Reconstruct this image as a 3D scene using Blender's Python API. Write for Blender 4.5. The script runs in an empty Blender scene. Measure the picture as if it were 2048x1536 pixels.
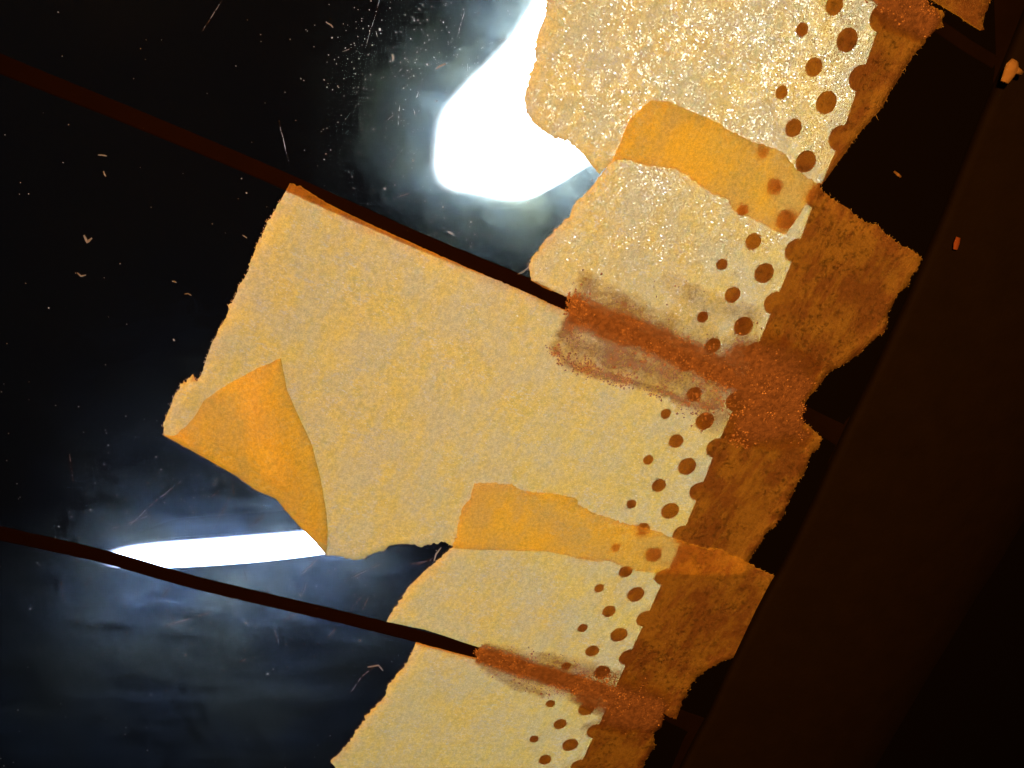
import bpy, math, random
import numpy as np
from mathutils import Vector, Matrix, noise
from mathutils.geometry import delaunay_2d_cdt
random.seed(7)
S = bpy.context.scene
C = S.collection
S.unit_settings.system = 'METRIC'; S.unit_settings.scale_length = 0.01      # 1 unit = 1 cm

# ------------------------------------------------------------------ camera
F = 1700.0; KX, KY = 1.18e-4, 2.7e-4; Z0 = 6.5
nrm = Vector((KX*F, -KY*F, 1)).normalized()          # pane normal seen from the camera
ex = (Vector((1,0,0)) - nrm*nrm.x).normalized(); ey = nrm.cross(ex)
M = Matrix((ex, ey, nrm))
CAM = M @ Vector((0,0,Z0))
cd = bpy.data.cameras.new('camera'); cam = bpy.data.objects.new('camera', cd); C.objects.link(cam)
cam.matrix_world = Matrix.Translation(CAM) @ M.to_4x4()
cd.sensor_width = 36; cd.lens = 36*F/2048; cd.clip_start = .05; cd.clip_end = 500
cd.dof.use_dof = True; cd.dof.focus_distance = 6.25; cd.dof.aperture_fstop = (cd.lens/10)/0.06
S.camera = cam
def at(px, py, h=0.0):
    d = M @ Vector(((px-1024)/F, -(py-768)/F, -1)); return CAM + d*((h-CAM.z)/d.z)
def P(px, py): v = at(px, py); return (v.x, v.y)
def pix(p):
    q = M.transposed() @ (Vector(p)-CAM); return (1024+F*q.x/-q.z, 768-F*q.y/-q.z)

# ------------------------------------------------------------------ world and lamps
W = bpy.data.worlds.new('World'); S.world = W; W.use_nodes = True
W.node_tree.nodes['Background'].inputs[0].default_value = (.012,.014,.02,1)
W.node_tree.nodes['Background'].inputs[1].default_value = .12
S.view_settings.view_transform = 'Standard'; S.view_settings.look = 'None'
S.view_settings.exposure = 0; S.view_settings.gamma = 1
ld = bpy.data.lights.new('warm_lamp', 'SPOT'); ld.energy = 30000; ld.color = (1,.365,.045)
ld.spot_size = math.radians(52); ld.spot_blend = 1.0; ld.shadow_soft_size = .5
lo = bpy.data.objects.new('warm_lamp', ld); C.objects.link(lo)
lo.location = (-5.5, 7, 14)
lo.rotation_euler = (at(1430, 860) - lo.location).to_track_quat('-Z','Y').to_euler()
LAMP1, LAMP2 = 15.2, 14.2

# ------------------------------------------------------------------ helpers
def tag(o, label=None, cat=None, group=None, kind=None):
    for k, v in (('label',label),('category',cat),('group',group),('kind',kind)):
        if v: o[k] = v
    return o
def empty(name, loc):
    o = bpy.data.objects.new(name, None); o.location = loc; o.empty_display_size = .3; C.objects.link(o); return o
def mesh_obj(name, verts, faces, mat, parent=None, loc=None, smooth=True):
    """verts in world coordinates; the object's origin goes to loc (or the parent's place)"""
    org = Vector(loc) if loc is not None else (Vector(parent.location) if parent else Vector((0,0,0)))
    me = bpy.data.meshes.new(name); me.from_pydata([tuple(Vector(v)-org) for v in verts], [], faces)
    if smooth: me.polygons.foreach_set('use_smooth', [True]*len(me.polygons))
    me.materials.append(mat); me.update()
    o = bpy.data.objects.new(name, me); C.objects.link(o)
    if parent: o.parent = parent; root = parent
    else: o.location = org
    if parent and parent.parent:            # sub-part: parent's own origin is relative
        pass
    return o
def inpoly(x, y, poly):
    px, py = poly[:,0], poly[:,1]; qx, qy = np.roll(px,-1), np.roll(py,-1)
    r = np.zeros(len(x), bool)
    for a,b,c,d in zip(px,py,qx,qy):
        if b == d: continue
        r ^= ((b > y) != (d > y)) & (x < (c-a)*(y-b)/(d-b)+a)
    return r
def segdist(x, y, pts, closed=True):
    """distance from points to a polyline"""
    r = np.full(len(x), 1e9); n = len(pts)
    for i in range(n if closed else n-1):
        a = np.array(pts[i]); b = np.array(pts[(i+1)%n]); d = b-a; L = (d@d) or 1e-12
        t = np.clip(((x-a[0])*d[0]+(y-a[1])*d[1])/L, 0, 1)
        r = np.minimum(r, np.hypot(x-a[0]-t*d[0], y-a[1]-t*d[1]))
    return r
def sd(x, y, poly):                          # positive inside
    d = segdist(x, y, poly); return np.where(inpoly(x, y, np.array(poly)), d, -d)
def tear(pts, amp=1.0, step=5.0, seed=0):
    """photo outline -> ragged outline on the pane; a third value is how ragged the run after that point is"""
    out = []; n = len(pts); s = 0
    for i in range(n):
        a = pts[i]; b = pts[(i+1)%n]; r = a[2] if len(a) > 2 else 1.0
        dx, dy = b[0]-a[0], b[1]-a[1]; L = math.hypot(dx, dy)
        if L < 1e-6: continue
        nx, ny = -dy/L, dx/L; k = max(1, int(L/step))
        for j in range(k):
            t = j/k; q = s+L*t
            am = .35+1.5*abs(noise.noise((q*.02, seed*1.7, 3)))*1.6
            v = am*(noise.noise((q*.045, seed*3.1, 0))*3.0 + noise.noise((q*.13, seed*3.1, 5))*3.4
                 + noise.noise((q*.31, seed*3.1, 9))*3.6 + random.uniform(-.7,.7))*amp*r
            out.append(P(a[0]+dx*t+nx*v, a[1]+dy*t+ny*v))
        s += L
    return out
def fill(poly, spacing, seed=1):
    """triangulated sheet: ragged outline plus a jittered inner grid"""
    rng = np.random.RandomState(seed); pa = np.array(poly)
    x0,y0 = pa.min(0); x1,y1 = pa.max(0)
    gx, gy = np.meshgrid(np.arange(x0,x1,spacing), np.arange(y0,y1,spacing)); gx=gx.ravel(); gy=gy.ravel()
    gx = gx+rng.uniform(-.3,.3,len(gx))*spacing; gy = gy+rng.uniform(-.3,.3,len(gy))*spacing
    k = inpoly(gx, gy, pa); gx, gy = gx[k], gy[k]
    k = segdist(gx, gy, poly) > spacing*.5; gx, gy = gx[k], gy[k]
    n = len(poly)
    vs = [Vector(p) for p in poly]+[Vector((a,b)) for a,b in zip(gx,gy)]
    v, e, f, ov, oe, of = delaunay_2d_cdt(vs, [], [list(range(n))], 1, 1e-6)
    v = np.array([(p.x,p.y) for p in v])
    faces = []
    for t in f:
        a = v[t]; ar = sum(a[i-1][0]*a[i][1]-a[i][0]*a[i-1][1] for i in range(len(t)))
        faces.append(list(t) if ar > 0 else list(t)[::-1])
    return v, faces
def skirt(v3, faces, drop):
    """edge faces round the rim of a sheet, so that it has a thickness"""
    cnt = {}
    for f in faces:
        for i in range(len(f)):
            a,b = f[i-1], f[i]; cnt[(a,b)] = 1
    rim = [(a,b) for a,b in cnt if (b,a) not in cnt]
    low = {}; v3 = list(v3)
    for a,b in rim:
        for q in (a,b):
            if q not in low:
                low[q] = len(v3); p = v3[q]; v3.append((p[0],p[1],drop(p) if callable(drop) else drop))
    return v3, faces+[[b,a,low[a],low[b]] for a,b in rim]

# ------------------------------------------------------------------ materials
class NT:
    def __init__(s, name):
        s.m = bpy.data.materials.new(name); s.m.use_nodes = True; s.t = s.m.node_tree; s.t.nodes.clear()
        s.out = s.n('ShaderNodeOutputMaterial')
    def n(s, typ, ins=None, **kw):
        nd = s.t.nodes.new(typ)
        for k,v in kw.items(): setattr(nd, k, v)
        for k,v in (ins or {}).items():
            if hasattr(v, 'links') or isinstance(v, bpy.types.NodeSocket): s.t.links.new(v, nd.inputs[k])
            else: nd.inputs[k].default_value = v
        return nd
    def math(s, op, a, b=0.5, clamp=False):
        return s.n('ShaderNodeMath', {0:a,1:b}, operation=op, use_clamp=clamp).outputs[0]
    def noise(s, vec, scale, detail=4, rough=.55):
        return s.n('ShaderNodeTexNoise', {'Vector':vec,'Scale':scale,'Detail':detail,'Roughness':rough}).outputs[0]
    def ramp(s, v, a, b, lo=0.0, hi=1.0):
        return s.n('ShaderNodeMapRange', {0:v,1:a,2:b,3:lo,4:hi}, interpolation_type='SMOOTHSTEP').outputs[0]
    def map(s, vec, scale=(1,1,1), rot=0):
        m = s.n('ShaderNodeMapping', {'Vector':vec}, vector_type='TEXTURE' if False else 'POINT')
        m.inputs['Scale'].default_value = scale
        r = s.n('ShaderNodeVectorRotate', {'Vector':vec,'Angle':rot}, rotation_type='Z_AXIS')
        s.t.links.new(r.outputs[0], m.inputs['Vector']); return m.outputs[0]
    def col(s, f, a, b):
        m = s.n('ShaderNodeMix', data_type='RGBA'); s.t.links.new(f, m.inputs[0])
        for i,c in ((6,a),(7,b)):
            if isinstance(c, bpy.types.NodeSocket): s.t.links.new(c, m.inputs[i])
            else: m.inputs[i].default_value = (*c,1)
        return m.outputs[2]
    def mix(s, f, a, b): return s.n('ShaderNodeMixShader', {0:f,1:a,2:b}).outputs[0]
    def pos(s): return s.n('ShaderNodeNewGeometry').outputs['Position']
    def bump(s, h, st, d=.01): return s.n('ShaderNodeBump', {'Height':h,'Strength':st,'Distance':d}).outputs[0]
    def end(s, sh): s.t.links.new(sh, s.out.inputs[0]); return s.m

def tape_material(name, spark=1.0, warm=0.0):
    t = NT(name); p = t.pos()
    along = math.radians(27)
    fib = t.map(p, (1,.28,1), along)                       # crepe fibres
    patch = t.noise(p, 2.6, 5, .6); cloud = t.noise(fib, 13, 6, .65)
    grain = t.math('ADD', t.math('MULTIPLY', t.noise(p, 38, 6, .85), .6), t.math('MULTIPLY', t.noise(p, 110, 3, .8), .4))
    f = t.ramp(t.math('ADD', t.math('MULTIPLY', patch, .55), t.math('MULTIPLY', cloud, .45)), .38, .62)
    dc = t.col(t.ramp(t.math('ADD', t.math('MULTIPLY', patch, .6), t.math('MULTIPLY', cloud, .4)),.42,.58), (.60,.31,.19), (.94,.66,.27))
    g = t.ramp(grain, .40, .60, .72, 1.0)
    pore = t.math('MULTIPLY', t.ramp(t.noise(p, 24, 6, .8), .50, .60), t.ramp(t.noise(p, 2.2, 3, .6), .35, .6, .35, 1.0))
    fleck = t.math('MULTIPLY', t.ramp(t.noise(t.map(p,(.6,1,1),along), 30, 6, .8), .52, .62), t.ramp(t.noise(p, 1.9, 4, .6), .40, .60, .25, .9))
    tc = t.n('ShaderNodeMix', {0:1.0}, data_type='RGBA', blend_type='MULTIPLY'); 
    t.t.links.new(t.col(fleck, t.col(f, (.99,.93,.42), (.99,.85,.19)), (.95,.95,.64)), tc.inputs[6])
    cg = t.n('ShaderNodeCombineColor', {0:g,1:g,2:g}).outputs[0]; t.t.links.new(cg, tc.inputs[7])
    dm = t.n('ShaderNodeMix', {0:1.0}, data_type='RGBA', blend_type='MULTIPLY')
    dc = t.n('ShaderNodeHueSaturation', {'Color':dc,'Value':t.math('MULTIPLY', t.ramp(pore, 0, 1, 1.0, .35), t.ramp(t.n('ShaderNodeAttribute', attribute_name='stuck').outputs['Fac'], .2, 1, 1.15, .88))}).outputs[0]
    t.t.links.new(dc, dm.inputs[6]); t.t.links.new(cg, dm.inputs[7])
    fine = t.noise(p, 70, 4, .75)
    h = t.math('ADD', t.math('MULTIPLY', t.noise(fib, 34, 5, .7), .4), t.math('ADD', t.math('MULTIPLY', cloud, .5), t.math('ADD', t.math('MULTIPLY', fine, .5), t.math('MULTIPLY', t.noise(t.map(p,(.5,1,1),along), 5, 3, .5), 1.6))))
    b = t.bump(h, .5, .02)
    dif = t.n('ShaderNodeBsdfDiffuse', {'Color':dm.outputs[2],'Normal':b}).outputs[0]
    tr = t.n('ShaderNodeBsdfTranslucent', {'Color':tc.outputs[2],'Normal':b}).outputs[0]
    body = t.mix(.80, dif, tr)
    # where the adhesive has wetted the paper clear: less towards the loose rim and on the flap
    stuck = t.n('ShaderNodeAttribute', attribute_name='stuck').outputs['Fac']
    wide = t.ramp(t.noise(p, 3.1, 4, .6), .38, .62, .25, 1.0)
    grit = t.math('ADD', t.math('MULTIPLY', t.noise(p, 62, 3, .6), .62), t.math('MULTIPLY', t.noise(p, 15, 4, .6), .38))
    wet = t.ramp(grit, .535, .64)
    w = t.math('MULTIPLY', t.math('MULTIPLY', wet, wide), .15*spark)
    w = t.math('ADD', w, t.math('MULTIPLY', t.ramp(cloud, .4, .65), .012*spark))
    w = t.math('MULTIPLY', w, stuck)
    rf = t.n('ShaderNodeBsdfRefraction', {'Color':(.96,.85,.60,1),'Roughness':.72,'IOR':1.16,'Normal':b}).outputs[0]
    body = t.mix(w, body, rf)
    # tiny clear fibres that catch the lamps from far off their direction
    pt = t.ramp(t.noise(t.map(p,(.5,1,1),along), 85, 2, .5), .64, .72)
    w2 = t.math('MULTIPLY', t.math('MULTIPLY', pt, t.ramp(t.noise(p, 5, 3, .6), .40, .60, .15, 1.0)), stuck)
    rf2 = t.n('ShaderNodeBsdfRefraction', {'Color':(1,.95,.80,1),'Roughness':.52,'IOR':1.42,'Normal':t.bump(fine, 1.0, .02)}).outputs[0]
    body = t.mix(t.math('MULTIPLY', w2, .95*spark), body, rf2)
    gl = t.n('ShaderNodeBsdfGlossy', {'Color':(1,1,1,1),'Roughness':.28,'Normal':t.bump(h,1.0,.03)}).outputs[0]
    return t.end(t.mix(.03, body, gl))
M_TAPE = tape_material('masking_tape_paper')
M_FLAP = tape_material('masking_tape_paper_lifted', .25)

def solid(name, col, rough=.6, met=0, spec=.5, bump=None, var=.0):
    t = NT(name); p = t.pos()
    c = t.col(t.noise(p, 4, 6, .6), tuple(x*(1-var) for x in col), tuple(min(1,x*(1+var)) for x in col))
    ins = {'Base Color':c,'Roughness':rough,'Metallic':met,'Specular IOR Level':spec}
    if bump: ins['Normal'] = t.bump(t.noise(p, bump[0], 5, .6), bump[1], bump[2])
    return t.end(t.n('ShaderNodeBsdfPrincipled', ins).outputs[0])
M_FRIT = solid('black_enamel', (.0016,.0012,.0012), .7, 0, .03)
M_LINE = solid('fired_brown_silver_paste', (.004,.0013,.0011), .85, 0, .03, (60,.4,.004), .35)
M_BUS = solid('bus_bar_paste', (.0045,.0024,.0018), .7, 0, .03, (30,.3,.004), .4)
M_TRIM = solid('grained_plastic', (.0050,.0034,.0030), .8, 0, .03, (26,.35,.01), .3)
M_HOUSE = solid('lamp_housing_plastic', (.004,.004,.004), .8, 0, .05)
M_CRUMB = solid('tan_crumb', (.20,.13,.085), .8, 0, .2, (30,.5,.02), .3)
M_RED = solid('reddish_crumb', (.12,.035,.02), .8, 0, .2, (30,.5,.02), .3)

def copper():
    t = NT('copper_paint'); p = t.pos()
    th = t.n('ShaderNodeAttribute', attribute_name='thickness').outputs['Fac']
    n = t.math('ADD', t.math('MULTIPLY', t.noise(p, 7, 6, .65), .5), t.math('MULTIPLY', t.noise(p, 40, 4, .7), .5))
    cover = t.ramp(t.math('ADD', th, t.math('MULTIPLY', t.math('SUBTRACT', n, .5), 1.0)), .12, .80, 0, .97)
    c = t.col(t.ramp(t.noise(p, 24, 5, .7), .35, .65), (.13,.066,.055), (.24,.13,.105))
    h = t.noise(p, 55, 5, .75)
    b = t.bump(h, .9, .025)
    pr = t.n('ShaderNodeBsdfPrincipled', {'Base Color':c,'Roughness':.55,'Metallic':.25,'Normal':b}).outputs[0]
    tp = t.n('ShaderNodeBsdfTransparent', {'Color':(.93,.86,.78,1)}).outputs[0]
    clear = t.n('ShaderNodeBsdfTransparent', {'Color':(1,1,1,1)}).outputs[0]
    base = t.mix(t.ramp(th, 0.02, .25), clear, tp)
    return t.end(t.mix(cover, base, pr))
M_COPPER = copper()
M_GRAIN = solid('copper_flake', (.27,.155,.11), .55, .3, .5, (80,.4,.01), .3)

def glass(k=1.0):
    t = NT('window_glass' if k else 'window_glass_outer_face'); p = t.pos()
    fr = t.n('ShaderNodeFresnel', {'IOR':1.5}).outputs[0]
    gl = t.n('ShaderNodeBsdfGlossy', {'Roughness':.02}).outputs[0]
    tp = t.n('ShaderNodeBsdfTransparent', {'Color':(.93,.97,.95,1)}).outputs[0]
    return t.end(t.mix(t.math('MULTIPLY', fr, k), tp, gl))
M_GLASS = glass()
def smear():
    """greasy wiped film on the inside face: scatters lamp light forwards"""
    t = NT('greasy_film'); p = t.pos()
    wob = t.n('ShaderNodeVectorMath', {0:p, 1:t.n('ShaderNodeVectorMath', {0:t.n('ShaderNodeTexNoise', {'Vector':p,'Scale':.45,'Detail':2}).outputs['Color'],'Scale':.7}, operation='SCALE').outputs[0]}, operation='ADD').outputs[0]
    a = t.noise(t.map(wob,(.45,3.6,1),math.radians(12)), 1.5, 8, .62)      # wipe strokes
    b = t.noise(t.map(p,(9,.7,1),math.radians(-14)), 1.4, 6, .6)
    c = t.noise(p, .6, 4, .55); d = t.noise(p, 5.5, 8, .75)
    v = t.math('ADD', t.math('MULTIPLY', a, .30), t.math('MULTIPLY', c, .28))
    v = t.math('ADD', v, t.math('MULTIPLY', b, .12)); v = t.math('ADD', v, t.math('MULTIPLY', d, .30))
    w = t.ramp(v, .36, .72, .020, .24)
    tint = t.col(t.ramp(t.noise(p, 1.1, 4, .6), .35, .65), (.62,.84,.95), (.85,1,.78))
    r1 = t.n('ShaderNodeBsdfRefraction', {'Color':tint,'Roughness':.85,'IOR':1.17}, distribution='BECKMANN').outputs[0]
    r2 = t.n('ShaderNodeBsdfRefraction', {'Color':tint,'Roughness':.80,'IOR':.86}, distribution='BECKMANN').outputs[0]
    r3 = t.n('ShaderNodeBsdfRefraction', {'Color':tint,'Roughness':.85,'IOR':1.09}, distribution='BECKMANN').outputs[0]
    r4 = t.n('ShaderNodeBsdfRefraction', {'Color':tint,'Roughness':.85,'IOR':.92}, distribution='BECKMANN').outputs[0]
    rf = t.mix(.68, t.mix(.5, r1, r2), t.mix(.5, r3, r4))
    dif = t.n('ShaderNodeBsdfDiffuse', {'Color':(.6,.6,.6,1)}).outputs[0]
    tp = t.n('ShaderNodeBsdfTransparent').outputs[0]
    return t.end(t.mix(w, t.mix(.0005, tp, dif), rf))
M_SMEAR = smear()
def emit(name, col, st):
    t = NT(name); a = t.n('ShaderNodeAttribute', attribute_name='rim_glow_fade').outputs['Fac']
    return t.end(t.n('ShaderNodeEmission', {'Color':(*col,1),'Strength':t.math('MULTIPLY', t.math('POWER', a, 4.5), st)}).outputs[0])  # emission fades towards the rim, painting a soft blurred glow edge
M_L1 = emit('glowing_white_diffuser', (.97,.98,1.12), LAMP1)
M_L2 = emit('glowing_cool_tube', (.86,.95,1.6), LAMP2)
def speck(nm='pale_dust', k=.12, dc=(.13,.12,.10,1)):
    t = NT(nm)
    a = t.n('ShaderNodeBsdfDiffuse', {'Color':dc}).outputs[0]
    b = t.n('ShaderNodeBsdfTranslucent', {'Color':(.85,.85,.8,1)}).outputs[0]
    c = t.n('ShaderNodeBsdfRefraction', {'Roughness':.5,'IOR':1.4}).outputs[0]
    kk = t.math('MULTIPLY', t.ramp(t.noise(t.pos(), 6, 4, .7), .35, .7, .1, 1.6), k)
    return t.end(t.mix(kk, t.mix(.5, a, b), c))
M_DUST = speck()
M_FIBRE = speck('paper_fibre', .25, (.75,.6,.42,1))

# ------------------------------------------------------------------ the window
win = empty('car_window', at(1024,768)); tag(win, 'car window pane with printed heating lines and a black dotted enamel border', 'window')
def slab(name, x0,x1,y0,y1,z0,z1, mat, parent):
    v = [(x,y,z) for z in (z0,z1) for y in (y0,y1) for x in (x0,x1)]
    f = [(0,2,3,1),(4,5,7,6),(0,1,5,4),(2,6,7,3),(0,4,6,2),(1,3,7,5)]
    return mesh_obj(name, v, f, mat, parent, smooth=False)
pane = slab('glass_pane', -9,9,-9,8, -.40,0, M_GLASS, win)
pane.data.materials.append(glass(0)); pane.data.polygons[0].material_index = 1
mesh_obj('greasy_film', [(-9,-9,.0015),(9,-9,.0015),(9,8,.0015),(-9,8,.0015)], [(0,1,2,3)], M_SMEAR, win, smooth=False)

def ribbon(name, px, wpx, z0, z1, mat, parent):
    """printed line through photo points with widths in photo pixels; a raised bar with bevelled shoulders"""
    dense = []
    for i in range(len(px)-1):
        for k in range(14):
            t = k/14; p0 = px[max(i-1,0)]; p1 = px[i]; p2 = px[i+1]; p3 = px[min(i+2,len(px)-1)]
            q = [0.5*((2*p1[c])+(-p0[c]+p2[c])*t+(2*p0[c]-5*p1[c]+4*p2[c]-p3[c])*t*t+(-p0[c]+3*p1[c]-3*p2[c]+p3[c])*t**3) for c in (0,1)]
            dense.append((q[0],q[1], wpx[i]*(1-t)+wpx[i+1]*t))
    dense.append((*px[-1], wpx[-1]))
    vs, fs = [], []
    for i,(x,y,w) in enumerate(dense):
        a = dense[max(i-1,0)]; b = dense[min(i+1,len(dense)-1)]
        dx,dy = b[0]-a[0], b[1]-a[1]; L = math.hypot(dx,dy); nx,ny = -dy/L, dx/L
        w *= 1+.04*noise.noise((x*.05,y*.05,3))
        for s,z in ((-.5,z0),(-.42,z1),(.42,z1),(.5,z0)):
            vs.append((*P(x+nx*w*s, y+ny*w*s), z))
        if i:
            o = 4*i
            for k in range(3): fs.append((o-4+k, o-3+k, o+1+k, o+k)[::-1])
    return mesh_obj(name, vs, fs, mat, parent, smooth=False)
ribbon('heating_line', [(-260,15),(0,127),(250,228),(512,337),(700,420),(860,490),(1024,556),(1131,606),(1300,684),(1450,752),(1600,826),(1680,862)],
       [38,38,35,33,33,32,29,28,27,26,25,24], .002, .007, M_LINE, win)
ribbon('heating_line', [(-260,1005),(0,1066),(200,1111),(400,1167),(650,1226),(800,1263),(950,1303),(1150,1362),(1300,1410),(1390,1440)],
       [30,28,27,26,26,25,25,24,23,22], .002, .007, M_LINE, win)
ribbon('heating_line', [(1640,-60),(1760,-10),(1868,48),(1935,92),(1990,125)], [30,30,29,28,28], .004, .009, M_BUS, win)

# dotted edge of the enamel: (index, photo x, photo y) of every dot that shows, smoothed on the pane
BIG = [(0,1692,80),(1,1652,205),(2,1612,322),(3,1570,438),(4,1528,545),(5,1485,653),(7,1407,840),(8,1373,930),(9,1340,1020),(10,1307,1105),(11,1272,1187),(12,1238,1268),(15,1140,1487)]
MED = [(-1,1666,12),(0,1627,133),(1,1587,255),(2,1549,372),(3,1507,482),(4,1464,589),(5,1424,690),(6,1386,787),(7,1350,881),(8,1317,969),(9,1286,1056),(10,1252,1141),(11,1219,1220),(12,1184,1300),(14,1120,1446),(15,1090,1517)]
SML = [(-1,1602,60),(0,1562,184),(1,1524,303),(2,1486,419),(3,1443,528),(4,1404,634),(6,1330,826),(7,1295,918),(8,1262,1006),(9,1231,1091),(10,1199,1174),(11,1166,1254),(13,1101,1405),(14,1068,1476)]
LOB = [(0,1761,37),(1,1721,155),(2,1682,275),(4,1591,501),(5,1548,606),(6,1508,705),(8,1431,895),(9,1399,980),(10,1366,1065),(11,1330,1150),(12,1291,1237),(13,1256,1314),(16,1159,1530)]
def row(lst, i0, i1):
    I = np.array([a[0] for a in lst], float); q = np.array([P(a[1],a[2]) for a in lst])
    cx, cy = np.polyfit(I, q[:,0], 3), np.polyfit(I, q[:,1], 3)
    res = []; known = {a[0]: P(a[1],a[2]) for a in lst}
    for i in range(i0, i1):
        f = (np.polyval(cx,i), np.polyval(cy,i))
        if i in known: k = known[i]; f = (f[0]*.4+k[0]*.6, f[1]*.4+k[1]*.6)
        res.append(f)
    return res
def disc_mesh(name, r, z0, z1, n=28):
    vs = [(0,0,z1)]+[(r*.97*math.cos(a*2*math.pi/n), r*.97*math.sin(a*2*math.pi/n), z1) for a in range(n)]
    vs += [(r*math.cos(a*2*math.pi/n), r*math.sin(a*2*math.pi/n), z0) for a in range(n)]
    fs = [(0,1+a,1+(a+1)%n) for a in range(n)]+[(1+a,1+n+a,1+n+(a+1)%n,1+(a+1)%n) for a in range(n)]
    me = bpy.data.meshes.new(name); me.from_pydata(vs,[],fs); me.materials.append(M_FRIT); return me
PXC = 1/ (F/Z0)        # cm per photo pixel near the middle
for lst, r, lo_, hi_ in ((BIG, 21.0, -1, 17), (MED, 16.8, -2, 17), (SML, 12.0, -2, 17)):
    me = disc_mesh('enamel_dot', r*PXC, .002, .005)
    for (x,y) in row(lst, lo_, hi_):
        o = bpy.data.objects.new('enamel_dot', me); C.objects.link(o); o.parent = win
        o.location = Vector((x,y,0))-win.location
lob = row(LOB, -1, 18)
# border band: right of the line through the lobe centres, with the lobes cut in as arcs
R = 24*PXC; edge = []
for i in range(len(lob)):
    a = np.array(lob[max(i-1,0)]); b = np.array(lob[min(i+1,len(lob)-1)]); d = (b-a)/np.linalg.norm(b-a); nl = np.array((d[1],-d[0]))
    if nl[0] > 0: nl = -nl
    c = np.array(lob[i])
    for k in range(17):
        th = math.pi*k/16; edge.append(tuple(c - d*R*math.cos(th) + nl*R*math.sin(th)))
top = np.array(edge[0]); bot = np.array(edge[-1])
outer = [tuple(bot+np.array((9,-1.2))), tuple(top+np.array((7,1.5)))]
poly = edge+outer
v, f = fill(poly, .6)
v3, f = skirt([(p[0],p[1],.005) for p in v], f, .002)
mesh_obj('enamel_border', v3, f, M_FRIT, win, smooth=False)
# bus bar: brownish printed strip near the trim, lying on the enamel
bb = tear([(1985,-60,0),(1990,100,.6),(1984,190,.6),(1960,262,.6),(1945,320,.6),(1920,384,.6),(1885,440,.6),(1850,505,.6),(1800,640,.5),(1740,790,.3),(1690,842,.5),(1620,1010,.5),(1600,1100,.3),(1560,1180,.3),(1450,1400,.5),(1370,1470,.5),(1300,1640,0),(1500,1640,0),(2300,-60,0)], .8, 8, 4)
v, f = fill(bb, .3); v3, f = skirt([(p[0],p[1],.0085) for p in v], f, .005)
mesh_obj('bus_bar', v3, f, M_BUS, win, smooth=False)
ribbon('connector_stub', [(1560,806),(1640,848),(1700,880)], [34,40,46], .005, .0095, M_BUS, win)
ribbon('connector_stub', [(1290,1405),(1360,1436),(1420,1462)], [26,34,44], .005, .0095, M_BUS, win)

# scratches in the pane
def sliver(name, pts, w, z, mat, parent):
    vs, fs = [], []
    for i,(x,y) in enumerate(pts):
        a = pts[max(i-1,0)]; b = pts[min(i+1,len(pts)-1)]; dx,dy = b[0]-a[0], b[1]-a[1]; L = math.hypot(dx,dy) or 1
        t = i/(len(pts)-1); ww = w*(.25+.75*math.sin(math.pi*min(max(t,.06),.94)))
        p = at(x,y); q = at(x-dy/L*ww, y+dx/L*ww); m = (p+q)/2
        vs += [(p.x,p.y,z),(m.x,m.y,z+.003+(q-p).length*.3),(q.x,q.y,z)]
        if i: o = 3*i; fs += [(o-3,o-2,o+1,o),(o-2,o-1,o+2,o+1)]
    return vs, fs
def scratch_mat():
    t = NT('scratched_glass')
    rf = t.n('ShaderNodeBsdfRefraction', {'Roughness':.5,'IOR':1.45}).outputs[0]
    tr = t.n('ShaderNodeBsdfDiffuse', {'Color':(.12,.10,.08,1)}).outputs[0]
    tp = t.n('ShaderNodeBsdfTransparent').outputs[0]
    br = t.ramp(t.noise(t.pos(), 14, 4, .7), .38, .62, .15, .95)
    return t.end(t.mix(br, tp, t.mix(.22, tr, rf)))
M_SCR = scratch_mat()
SCR = [[(445,0),(406,62)],[(250,1060),(300,1010),(362,962)],[(425,1062),(437,1035),(451,1012),(460,990)],[(930,20),(913,80)],
       [(558,240),(578,322)],[(700,1218),(727,1188)],[(655,1275),(678,1248)],[(800,210),(797,250)],[(828,218),(834,240)],
       [(760,0),(731,95)],[(140,905),(147,965)],[(122,1160),(128,1200)],[(465,955),(468,990)],[(566,1240),(600,1222)],
       [(700,1385),(725,1350),(752,1330)],[(212,1060),(250,1048),(300,1030)],[(820,1128),(862,1120)],[(1030,550),(1062,530)],[(420,1225),(330,1252)],
       [(600,1150),(640,1112)],[(690,1160),(760,1128)]]
rs = random.Random(12)
for k in range(34):
    x, y = (rs.gauss(520,150), rs.gauss(1160,90)) if k < 24 else (rs.gauss(820,110), rs.gauss(200,110))
    a = rs.choice((-.75,-.9,-1.2,1.4,-.3))+rs.uniform(-.2,.2); L = rs.uniform(14,46)
    SCR.append([(x,y),(x+L*math.cos(a)*.5+rs.uniform(-1,1), y+L*math.sin(a)*.5),(x+L*math.cos(a), y+L*math.sin(a))])
for s in SCR:
    pts = []
    for i in range(len(s)-1):
        for k in range(8):
            t = k/8; pts.append((s[i][0]*(1-t)+s[i+1][0]*t+random.uniform(-.7,.7), s[i][1]*(1-t)+s[i+1][1]*t+random.uniform(-.7,.7)))
    pts.append(s[-1]); v,f = sliver('scratch', pts, random.uniform(.8,1.5), .003, M_SCR, win)
    mesh_obj('scratch', v, f, M_SCR, win)

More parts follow.
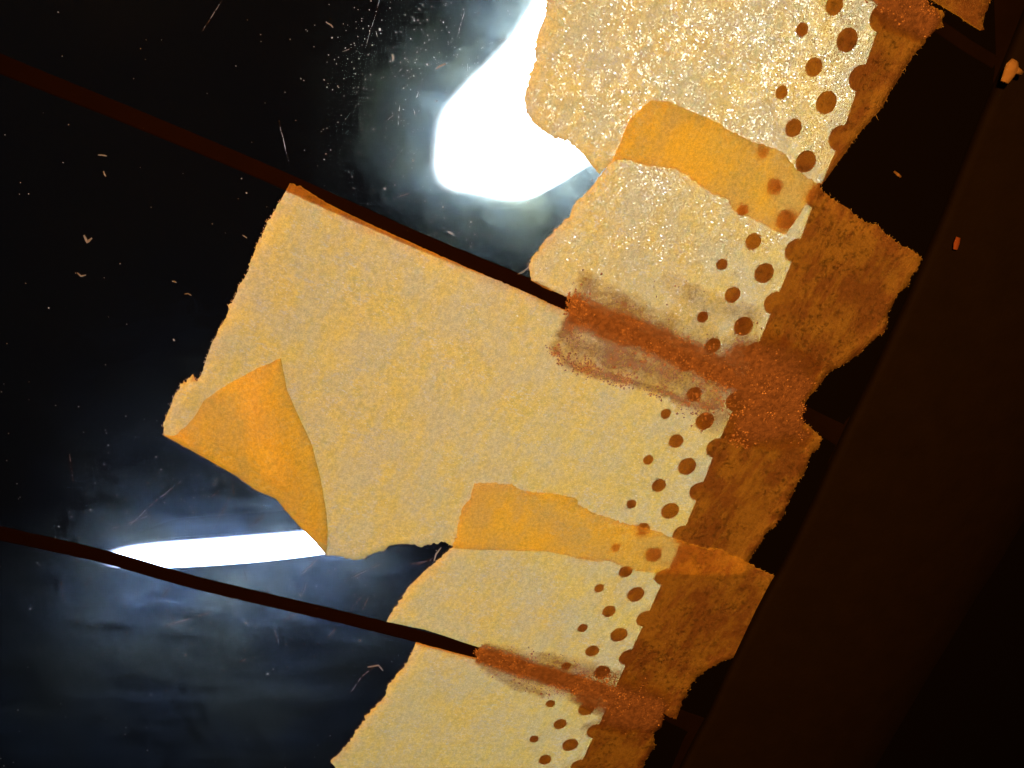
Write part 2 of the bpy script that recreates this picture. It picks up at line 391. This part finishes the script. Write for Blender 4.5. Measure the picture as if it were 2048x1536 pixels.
# ------------------------------------------------------------------ lamps outside, seen through the glass
def lamp(name, outline, zc, depth, mat, label, cat):
    pts = []; n = len(outline)
    for i in range(n):
        for k in range(6):
            t = k/6; p0,p1,p2,p3 = (outline[(i+j-1)%n] for j in range(4))
            pts.append([0.5*((2*p1[c])+(-p0[c]+p2[c])*t+(2*p0[c]-5*p1[c]+4*p2[c]-p3[c])*t*t+(-p0[c]+3*p1[c]-3*p2[c]+p3[c])*t**3) for c in (0,1)])
    w = [at(x,y,zc) for x,y in pts]; c = sum(w, Vector())/len(w)
    root = empty(name, c); tag(root, label, cat)
    def shell(nm, rings, mt, cap0, cap1):
        vs, fs = [], []; m = len(w)
        for s,z in rings: vs += [(c.x+(p.x-c.x)*s, c.y+(p.y-c.y)*s, zc+z) for p in w]
        for r in range(len(rings)-1):
            for i in range(m): fs.append((r*m+i, r*m+(i+1)%m, (r+1)*m+(i+1)%m, (r+1)*m+i))
        if cap0: fs.append(list(range(m)))
        if cap1: fs.append(list(range((len(rings)-1)*m, len(rings)*m)))
        o = mesh_obj(nm, vs, fs, mt, root)
        if mt is mat: o.data.attributes.new('rim_glow_fade','FLOAT','POINT').data.foreach_set('value', np.repeat([0,.33,.66,1,1,1], m)[:len(vs)].astype(np.float32))  # dim outer rings: the lamp's soft halo edge put into its emission
    shell('lens', [(1.10,0),(1.045,depth*.1),(.99,depth*.2),(.935,depth*.3),(.8,depth*.4),(.4,depth*.5)], mat, False, True)
    shell('housing', [(.93,-.15),(.93,-depth),(.7,-depth*2)], M_HOUSE, True, True)
lamp('lamp', [(1130,-120),(1068,-5),(1010,85),(925,172),(884,225),(872,290),(872,340),(895,372),(950,385),(1010,396),(1060,392),(1120,362),(1200,318),(1330,300),(1560,260),(1700,120),(1700,-200),(1400,-260)],
     -22, 1.2, M_L1, 'big glowing white lamp blurred behind the top tape, its lower left end bare', 'lamp')
lamp('lamp', [(212,1112),(236,1094),(300,1082),(450,1070),(620,1056),(700,1046),(740,1042),(755,1056),(745,1074),(700,1092),(640,1104),(520,1118),(380,1128),(260,1132),(222,1126)],
     -22, .8, M_L2, 'narrow glowing white lamp tapering to a point behind the lower heating line', 'lamp')

# ------------------------------------------------------------------ masking tape
T1 = [(1092,-150,0),(1092,0),(1090,30),(1080,55),(1072,75),(1070,120),(1060,145),(1056,160),(1050,185,.5),(1048,200,.4),(1053,225,.4),(1066,245,.4),(1085,262,.4),(1109,275),(1145,288),(1165,310),(1185,332),(1198,347),(1226,319,.7),(1262,320,.7),(1290,330),(1350,336),(1385,360),(1421,384),(1456,399),(1459,416),(1494,433),(1524,444),(1536,454,.6),(1568,468,.5),(1586,444,.4),(1618,395,.4),(1643,367,.3),(1686,307,.3),(1721,260,.4),(1761,215,.5),(1786,170,.6),(1823,112),(1848,85),(1853,63),(1883,50),(1886,32),(1863,12),(1851,0,.5),(1800,-60,0),(1700,-150,0)]
T2 = [(1301,200),(1346,205),(1374,220),(1409,232),(1449,255),(1489,277),(1519,287),(1561,302),(1586,332),(1618,360),(1636,370),(1651,389),(1696,416),(1731,446),(1753,449),(1776,471),(1801,491),(1826,501),(1842,516),(1831,539),(1818,559),(1813,571),(1793,586),(1783,609),(1773,624),(1773,646),(1765,666),(1736,684),(1721,704),(1676,731),(1651,749),(1636,773),(1618,790),(1606,808,.4),(1560,798,.2),(1450,742,.2),(1300,672,.2),(1200,628,.2),(1131,592,.2),(1086,574,.2),(1061,559),(1059,534),(1064,514),(1086,486),(1119,451),(1141,429),(1149,404),(1176,382,.5),(1199,352,.5),(1224,318,.4),(1236,290,.5),(1254,245,.7),(1262,232)]
FOLD = [(328,868),(400,908),(470,948),(512,978),(552,995),(594,1045),(632,1083),(652,1107)]
T3 = [(580,366),(606,375,.4),(650,404,.3),(724,440,.3),(832,489,.3),(937,536,.3),(1024,572,.3),(1131,620,.2),(1300,698,.2),(1450,766,.2),(1560,818,.3),(1588,828),(1611,848),(1631,863),(1643,874),(1636,893),(1621,908),(1611,928),(1611,940),(1591,968),(1583,988),(1568,1018),(1563,1033),(1551,1050),(1534,1060),(1514,1090),(1494,1123),(1484,1143,.4),(1400,1146,.3),(1314,1143,.5),(1274,1140),(1244,1128),(1209,1120),(1164,1118),(1136,1108),(1099,1100,.4),(1024,1098,.3),(960,1096,.3),(910,1094),(890,1082),(872,1085),(842,1090),(812,1084),(779,1088),(767,1098),(747,1103),(724,1115),(707,1117),(687,1110)]+[(a,b,.05) for a,b in FOLD[::-1]]+[(328,853),(340,813),(350,790),(360,775),(370,759),(385,748),(395,762),(402,751,.5),(412,721,.5),(422,689,.5),(447,644,.5),(475,581,.5),(495,544,.5),(512,494,.5),(537,441,.6),(562,399,.6)]
T4 = [(947,965),(985,963),(1024,968),(1049,980),(1109,985),(1149,993),(1156,1008),(1194,1026),(1266,1048),(1324,1063),(1344,1074),(1399,1092),(1440,1096),(1494,1123),(1521,1138),(1544,1147),(1575,1165,0),(1500,1310,0),(1459,1314),(1424,1329),(1394,1352),(1374,1377),(1369,1397),(1359,1414),(1351,1439),(1326,1424,.3),(1250,1394,.2),(1150,1356,.2),(1040,1320,.2),(957,1292,.2),(850,1257,.2),(773,1241),(782,1225),(797,1205),(817,1172),(832,1160),(850,1140),(882,1113),(904,1093),(912,1068),(917,1043),(922,1020),(942,988)]
T5 = [(832,1283,.2),(947,1314,.2),(1040,1342,.2),(1150,1376,.2),(1250,1408,.3),(1326,1427),(1324,1449),(1306,1464),(1309,1487),(1294,1512),(1284,1536,.5),(1250,1640,0),(720,1640,0),(690,1560),(662,1520),(672,1512),(697,1484),(737,1424),(772,1389),(774,1369),(802,1339),(819,1317)]
T6 = [(1800,-80,0),(1853,-4,.4),(1911,30,.4),(1958,62),(1966,60),(1961,42),(1971,20),(1978,0,.4),(1998,-80,0)]
def tape(px, label, seed, over=None, spacing=.075, lift=.0):
    poly = tear(px, 1.0, 3.2, seed)
    v, f = fill(poly, spacing, seed)
    x, y = v[:,0], v[:,1]; e = segdist(x, y, poly)
    z = np.full(len(v), .0125)
    if over is not None:
        s = sd(x, y, over); z += .014*np.clip((s+.03)/.06, 0, 1)
    z += .004*np.exp(-e/.03)*(1+np.array([noise.noise((a*6,b*6,seed)) for a,b in zip(x,y)]))
    z += np.array([.0035*noise.noise((a*1.8,b*1.8,seed))+.0018*noise.noise((a*7,b*7,seed)) for a,b in zip(x,y)])
    z = np.maximum(z, .0105)
    c = (float(x.mean()), float(y.mean()), 0)
    v3 = [(a,b,cz) for a,b,cz in zip(x,y,z)]; n0 = len(f)
    v3, f = skirt(v3, f, lambda p: p[2]-.011+.0015)
    STUCK = np.clip((e-.01)/.14,0,1)*.85+.15
    if over is not None: STUCK *= 1-.9*np.clip((s+.02)/.05,0,1)
    root = empty('masking_tape', c); tag(root, label, 'masking tape', 'torn pieces of masking tape')
    po = mesh_obj('paper', v3, f, M_TAPE, root); st = np.zeros(len(v3), np.float32); st[:len(STUCK)] = STUCK
    po.data.attributes.new('stuck','FLOAT','POINT').data.foreach_set('value', st)
    # torn fibres along the ragged runs of the rim
    rng = random.Random(seed); vs, fs = [], []
    for i in range(len(poly)):
        if rng.random() > .40: continue
        a = Vector(poly[i]); b = Vector(poly[(i+1)%len(poly)]); d = b-a
        if d.length < 1e-4 or d.length > .05: continue
        q = pix((a.x,a.y,.012))
        sdv = min(abs((q[0]-1131)*.43-(q[1]-606)), abs((q[0]-950)*.3-(q[1]-1303)))
        if sdv < 34: continue
        n = Vector((d.y,-d.x)).normalized(); L = rng.uniform(.008,.024)*(2.8 if rng.random() < .07 else 1); w = rng.uniform(.0012,.0030)
        t = d.normalized(); bend = rng.uniform(-.8,.8); p = a-n*.01; o = len(vs); lean = rng.uniform(-1.5,1.5)
        dirv = (n+t*lean).normalized(); side = Vector((-dirv.y,dirv.x))
        for k in range(4):
            u = k/3; c2 = p+dirv*L*u+side*bend*L*u*u; zz = .012+.012*u*rng.random(); ww = w*(1-.8*u)
            vs += [(c2.x-side.x*ww,c2.y-side.y*ww,zz),(c2.x,c2.y,zz+ww),(c2.x+side.x*ww,c2.y+side.y*ww,zz)]
            if k: r = o+3*k; fs += [(r-3,r-2,r+1,r),(r-2,r-1,r+2,r+1),(r-1,r-3,r,r+2)]
    if vs: tag(mesh_obj('paper_fibres', vs, fs, M_FIBRE, root), kind='stuff')
    return root, poly
r1, p1 = tape(T1, 'torn masking tape across the top, sparkling in front of the big lamp', 11)
r2, p2 = tape(T2, 'torn masking tape just above the upper brown line, overlapping the top piece', 23, p1)
r3, p3 = tape(T3, 'widest masking tape in the middle with its lower left corner folded over', 37)
r4, p4 = tape(T4, 'masking tape just above the lower brown line, tucked under the trim', 41, p3)
r5, p5 = tape(T5, 'masking tape just below the lower brown line at the bottom edge of the picture', 53)
r6, p6 = tape(T6, 'small masking tape corner on bare black enamel in the upper right corner', 67)

# folded corner of the middle tape
FL = [(a,b,.05) for a,b in FOLD]+[(656,1060,.2),(652,1015,.2),(640,950,.2),(625,890,.2),(598,830,.2),(575,780,.2),(562,714,.4),(500,742,.3),(440,776,.4),(408,800,.4),(392,828,.3),(372,852,.3),(345,866,.2)]
poly = tear(FL, 1.0, 5, 77); v, f = fill(poly, .05, 3)
x, y = v[:,0], v[:,1]; fold = [P(*q) for q in FOLD]
df = segdist(x, y, fold, False); e = segdist(x, y, poly)
rc = [P(505,770), P(535,840), P(548,900), P(585,985)]; rd = segdist(x, y, rc, False)
z = .022+.075*np.clip(df/.12,0,1)**.5*np.exp(-df/1.1)+.15*np.exp(-(rd/.15)**2)*np.clip(df/.2,0,1)
z -= .022*np.exp(-(segdist(x,y,[P(470,800),P(600,990)],False)/.1)**2)
z += np.array([.022*noise.noise((a*2.4,b*2.4,4)) for a,b in zip(x,y)])
z = .026+(z-.026)*np.clip(np.where(df<.1, df/.06, e/.22),0,1)
z = np.maximum(z, .026); z = np.where(df < .008, .017, z)
v3, f = skirt([(a,b,c) for a,b,c in zip(x,y,z)], f, lambda p: p[2]-.006)
fo = mesh_obj('folded_corner', v3, f, M_FLAP, r3); st = np.full(len(fo.data.vertices), .12, np.float32); fo.data.attributes.new('stuck','FLOAT','POINT').data.foreach_set('value', st); fo['label'] = 'folded over orange corner'

# ------------------------------------------------------------------ copper paint
def paint(outline, field, label, seed, ngrain, dens, zlift):
    poly = tear(outline, 1.6, 6, seed); v, f = fill(poly, .035, seed)
    x, y = v[:,0], v[:,1]; th = field(x, y, poly)
    e = segdist(x, y, poly)
    z = zlift(x, y)+.006+.010*th*np.clip(e/.05,0,1)+np.array([.006*noise.noise((a*11,b*11,seed))+.005*noise.noise((a*28,b*28,seed)) for a,b in zip(x,y)])*np.clip(th,.1,1)
    root = empty('copper_paint', (float(x.mean()),float(y.mean()),.02)); tag(root, label, 'paint', 'strokes of copper paint')
    o = mesh_obj('paint_film', [(a,b,c) for a,b,c in zip(x,y,z)], f, M_COPPER, root)
    at_ = o.data.attributes.new('thickness', 'FLOAT', 'POINT'); at_.data.foreach_set('value', th.astype(np.float32))
    rng = np.random.RandomState(seed); pa = np.array(poly); vs, fs = [], []
    gx = rng.uniform(pa[:,0].min(),pa[:,0].max(),ngrain*14); gy = rng.uniform(pa[:,1].min(),pa[:,1].max(),ngrain*14)
    k = inpoly(gx,gy,pa); gx, gy = gx[k], gy[k]
    d = dens(gx, gy, poly); cl = np.array([max(0,noise.noise((a*5,b*5,seed))+.25) for a,b in zip(gx,gy)])
    k = rng.rand(len(gx)) < np.clip(d*(.15+cl*2.2),0,1); gx, gy = gx[k][:ngrain], gy[k][:ngrain]
    gz = zlift(gx,gy)+.012
    for a,b,c in zip(gx,gy,gz):
        r = .0045+.009*rng.rand()**2.2; o = len(vs)
        R3 = Matrix.Rotation(rng.rand()*6.28,3,'Z') @ Matrix.Rotation(rng.rand()*1.2,3,'X')
        for q in ((1,0,0),(-1,.2,0),(0,1,0),(.2,-1,0),(0,0,.8),(0,.1,-.6)):
            w = R3 @ (Vector(q)*r*rng.uniform(.6,1.3)); vs.append((a+w.x,b+w.y,c+w.z))
        for t in ((0,2,4),(2,1,4),(1,3,4),(3,0,4),(2,0,5),(1,2,5),(3,1,5),(0,3,5)): fs.append([o+i for i in t])
    tag(mesh_obj('copper_grains', vs, fs, M_GRAIN, root, smooth=False), kind='stuff')
    return root
PP = lambda L: [P(*q) for q in L]
def blob(x, y, pts, r0, amp):                          # soft ridge along a polyline
    return amp*np.exp(-(segdist(x,y,PP(pts),False)/(r0*PXC))**2)
def lift1(x, y):
    return .0125+.0145*((sd(x,y,p3) > -.01) & (sd(x,y,p4) > -.01))+.0145*((sd(x,y,p1) > -.01) & (sd(x,y,p2) > -.01))+.004
CORE1 = [(1146,618),(1200,640),(1300,676),(1420,730),(1520,780),(1590,820)]
def field1(x, y, poly):
    t = blob(x,y,CORE1,42,1.0)
    t = np.maximum(t, blob(x,y,[(1480,735),(1590,800)],78,1.0))
    t = np.maximum(t, blob(x,y,[(1500,840),(1600,850)],48,.85))
    t = np.maximum(t, blob(x,y,[(1120,660),(1160,640)],32,.62))
    t = np.maximum(t, blob(x,y,[(1104,692),(1122,720),(1190,745),(1300,774),(1370,800),(1440,812)],17,.60))
    t = np.maximum(t, blob(x,y,[(1150,690),(1300,735),(1420,790),(1440,830)],56,.50))
    t = np.maximum(t, blob(x,y,[(1170,555),(1185,590),(1240,600),(1300,640)],32,.46))
    t = np.maximum(t, blob(x,y,[(1330,560),(1400,590),(1500,635)],38,.26))
    t = np.maximum(t, blob(x,y,[(1250,620),(1360,660),(1450,690)],40,.34))
    t = t+np.array([.22*noise.noise((a*3.2,b*3.2,8)) for a,b in zip(x,y)])*(t > .1)
    return t*np.clip(segdist(x,y,poly)/.05,0,1)
dens1 = lambda x,y,p: np.clip(blob(x,y,CORE1,30,.32)+blob(x,y,[(1104,692),(1122,720),(1190,745),(1300,774),(1400,820)],15,.9)+blob(x,y,[(1140,608),(1180,625)],22,.9)+blob(x,y,[(1480,800),(1480,880)],45,.22)+blob(x,y,[(1400,835),(1415,850)],14,.8)+blob(x,y,[(1460,740),(1590,820)],70,.12)+blob(x,y,[(1150,690),(1300,735),(1420,790)],40,.3)+.02,0,1)
paint([(1131,597),(1150,535),(1185,535),(1240,568),(1285,578),(1330,530),(1365,538),(1390,562),(1449,582),(1524,606),(1552,650),(1600,690),(1650,720),(1634,768),(1608,800),(1612,846),(1632,868),(1610,910),(1540,905),(1450,890),(1400,868),(1360,838),(1330,800),(1249,774),(1186,762),(1128,742),(1104,716),(1088,690),(1100,675),(1110,650),(1118,632)],
      field1, 'wide copper brown paint stroke ending the upper heating line, grainy and smeared onto both tapes', 5, 2600, dens1, lift1)
CORE2 = [(960,1303),(1040,1330),(1150,1362),(1240,1392),(1310,1420)]
def field2(x, y, poly):
    t = blob(x,y,CORE2,34,1.05)
    t = np.maximum(t, blob(x,y,[(1180,1385),(1290,1415)],52,1.0))
    t = np.maximum(t, blob(x,y,[(1230,1430),(1300,1440)],40,.8))
    t = np.maximum(t, blob(x,y,[(1080,1315),(1170,1338),(1230,1350)],30,.5))
    t = np.maximum(t, blob(x,y,[(1160,1450),(1210,1440)],18,.4))
    t = np.maximum(t, blob(x,y,[(960,1320),(1030,1365),(1080,1385)],28,.42))
    t = np.maximum(t, blob(x,y,[(1100,1310),(1180,1325)],26,.22))
    return t*np.clip(segdist(x,y,poly)/.025,0,1)
dens2 = lambda x,y,p: np.clip(blob(x,y,[(955,1302),(1060,1335),(1240,1390)],28,.75)+blob(x,y,CORE2,50,.25),0,1)
paint([(946,1292),(980,1284),(1024,1284),(1086,1298),(1140,1300),(1200,1322),(1249,1338),(1290,1340),(1330,1360),(1352,1400),(1328,1426),(1322,1450),(1290,1466),(1220,1474),(1160,1470),(1150,1450),(1190,1430),(1150,1408),(1119,1396),(1070,1392),(1010,1372),(960,1340),(944,1316)],
      field2, 'copper brown paint stroke ending the lower heating line', 6, 1500, dens2, lift1)
def field3(x, y, poly):
    t = blob(x,y,[(1700,-60),(1790,-20),(1860,30)],56,1.0)
    return t*np.clip(segdist(x,y,poly)/.03,0,1)
paint([(1600,-120),(1680,-40),(1716,-6),(1740,20),(1752,60),(1790,76),(1835,88),(1872,60),(1885,44),(1876,22),(1852,0),(1790,-110)],
      field3, 'patch of copper paint on the top tape at the upper edge of the picture', 8, 500, lambda x,y,p: blob(x,y,[(1700,-60),(1790,-20),(1860,30)],40,.6), lift1)

# ------------------------------------------------------------------ trim panel on the right
tr = empty('trim_panel', at(1700,820)); tag(tr, 'dark brown plastic trim running down the right side beside the glass', 'trim panel')
E = [at(2170,-300), at(2050,0), at(1951,245), at(1843,512), at(1776,664), at(1671,888), at(1586,1073), at(1531,1176), at(1464,1312), at(1409,1427), at(1351,1542), at(1230,1800)]
pts = []
for i in range(len(E)-1):
    for k in range(10):
        t = k/10; p0,p1_,p2_,p3_ = E[max(i-1,0)],E[i],E[i+1],E[min(i+2,len(E)-1)]
        pts.append(0.5*((2*p1_)+(-p0+p2_)*t+(2*p0-5*p1_+4*p2_-p3_)*t*t+(-p0+3*p1_-3*p2_+p3_)*t**3))
d = (E[-2]-E[1]).normalized(); side = Vector((-d.y, d.x, 0))
if side.x < 0: side = -side
prof = [(.01,.012),(.0,.04),(-.004,.07),(.002,.095),(.02,.11),(.05,.118),(.12,.13),(.3,.165),(.6,.215),(1.0,.25),(1.4,.25),(1.8,.20),(2.2,.08),(2.6,-.2),(3.0,-.7)]
vs, fs = [], []; m = len(prof)
for i,p in enumerate(pts):
    for s,h in prof:
        q = p+side*(s+.01*noise.noise((i*.13,s,2))); vs.append((q.x,q.y,h+.01*noise.noise((i*.07,s*2,7))))
    if i:
        for k in range(m-1): o = i*m+k; fs.append((o-m, o, o+1, o-m+1))
mesh_obj('panel', vs, fs, M_TRIM, tr)

# ------------------------------------------------------------------ crumbs, lint and dust
def crumb(px, w, h, z, mat, label, seed, cat='crumb'):
    """lumpy little bar following photo points"""
    vs, fs = [], []; n = 8; zc = z
    for i,(x,y) in enumerate(px):
        a = px[max(i-1,0)]; b = px[min(i+1,len(px)-1)]; dx,dy = b[0]-a[0], b[1]-a[1]; L = math.hypot(dx,dy)
        r = w*(.55+.6*math.sin(math.pi*(i+.5)/len(px)))*(1+.3*noise.noise((i*1.7,seed,1)))
        c = at(x,y,z)
        s = (at(x-dy/L*r, y+dx/L*r, z)-c)
        for k in range(n):
            t = 2*math.pi*k/n; vs.append(tuple(c+s*math.cos(t)+Vector((0,0,s.length*h*(math.sin(t)+1)))))
        if i:
            for k in range(n): o=i*n; fs.append((o-n+k, o-n+(k+1)%n, o+(k+1)%n, o+k))
    fs.append(list(range(n))); fs.append(list(range((len(px)-1)*n, len(px)*n)))
    c = at(*px[len(px)//2], z)
    return tag(mesh_obj('crumb' if cat=='crumb' else 'lint', vs, fs, mat, None, c), label, cat)
crumb([(2005,164),(2012,148),(2018,132),(2026,121)], 10, .6, .24, M_CRUMB, 'large forked tan crumb high on the brown trim', 1)
crumb([(2018,134),(2030,140),(2042,146)], 6, .6, .25, M_CRUMB, 'short side spur of tan crumb high on the brown trim', 4)
crumb([(1909,498),(1911,486),(1915,474)], 5, .5, .19, M_RED, 'small reddish crumb on the brown trim near the tape corner', 2)
crumb([(1788,343),(1795,349),(1801,354)], 3, .5, .006, M_CRUMB, 'tiny tan crumb on the bare black enamel right of the top tape', 3)
LINT = [([(168,470),(175,484),(184,476)],3.2,'yellowish v-shaped lint speck on the dark glass at the far left'),
        ([(154,545),(162,552),(172,550)],1.8,'curled brown lint below the v-shaped speck on the dark glass'),
        ([(784,108),(787,115),(785,122)],2.0,'small curved lint hair left of the big white lamp'),
        ([(872,138),(880,132),(892,127)],2.2,'wavy pale lint hair close to the edge of the big white lamp'),
        ([(896,462),(901,466),(907,468)],2.0,'bright lint speck between upper brown line and big lamp'),
        ([(196,310),(204,310),(214,312)],1.6,'short horizontal lint fleck under the upper brown line at far left'),
        ([(207,342),(209,348),(212,353)],1.8,'short upright lint fleck under the upper brown line at far left'),
        ([(344,562),(349,563),(353,565)],1.6,'faint lint fleck on dark glass left of the widest tape'),
        ([(369,588),(376,587),(383,591)],1.2,'thin lint thread on dark glass left of the widest tape'),
        ([(485,470),(490,473),(494,476)],1.2,'tiny lint thread near the top left corner of the widest tape'),
        ([(735,1334),(757,1330),(766,1341)],1.6,'branched greenish lint left of the lowest tape'),
        ([(653,45),(662,50),(666,55)],1.5,'reddish lint fleck on the dark glass near the top edge'),
        ([(882,1095),(872,1108),(868,1122)],1.6,'long curled paper thread in the gap between middle tapes'),
        ([(1060,532),(1046,544),(1034,549)],1.4,'fine paper thread by the upper brown line at the tape edge')]
for i,(px,w,lab) in enumerate(LINT):
    q = []
    for j in range(len(px)-1):
        for k in range(3): t=k/3; q.append((px[j][0]*(1-t)+px[j+1][0]*t, px[j][1]*(1-t)+px[j+1][1]*t))
    q.append(px[-1]); crumb(q, w*.75, .5, .004, M_DUST, lab, 20+i, 'lint')
rng = random.Random(3); vs, fs = [], []
def mote(x, y, r):
    p = at(x,y); o = len(vs); r *= PXC; q = rng.uniform(.6,1.6); a = rng.random()*3.14
    for k in range(6):
        t = k*math.pi/3; u,w = r*math.cos(t)*q, r*math.sin(t)*rng.uniform(.7,1.2)
        vs.append((p.x+u*math.cos(a)-w*math.sin(a), p.y+u*math.sin(a)+w*math.cos(a), .003))
    vs.append((p.x,p.y,.003+r*.9))
    for k in range(6): fs.append((o+k,o+(k+1)%6,o+6))
tp = [np.array(q) for q in (p1,p2,p3,p4,p5,p6)]
def bare(x, y):
    w = P(x,y); return not any(inpoly(np.array([w[0]]),np.array([w[1]]),q)[0] for q in tp)
cnt = 0
while cnt < 900:
    k = rng.random()
    if k < .42: x, y = rng.gauss(830,130), rng.gauss(130,150)
    elif k < .75: x, y = rng.gauss(480,260), rng.gauss(1090,150)
    elif k < .85: x, y = rng.gauss(930,110), rng.gauss(420,70)
    else: x, y = rng.uniform(-40,1100), rng.uniform(-40,1560)
    if not (-60 < x < 1300 and -60 < y < 1590) or not bare(x,y): continue
    mote(x, y, rng.uniform(.45,.95)+(.9 if rng.random() < .05 else 0)); cnt += 1
tag(mesh_obj('dust', vs, fs, M_DUST, None, at(600,600), smooth=False), 'pale dust specks scattered over the bare glass', 'dust', None, 'stuff')
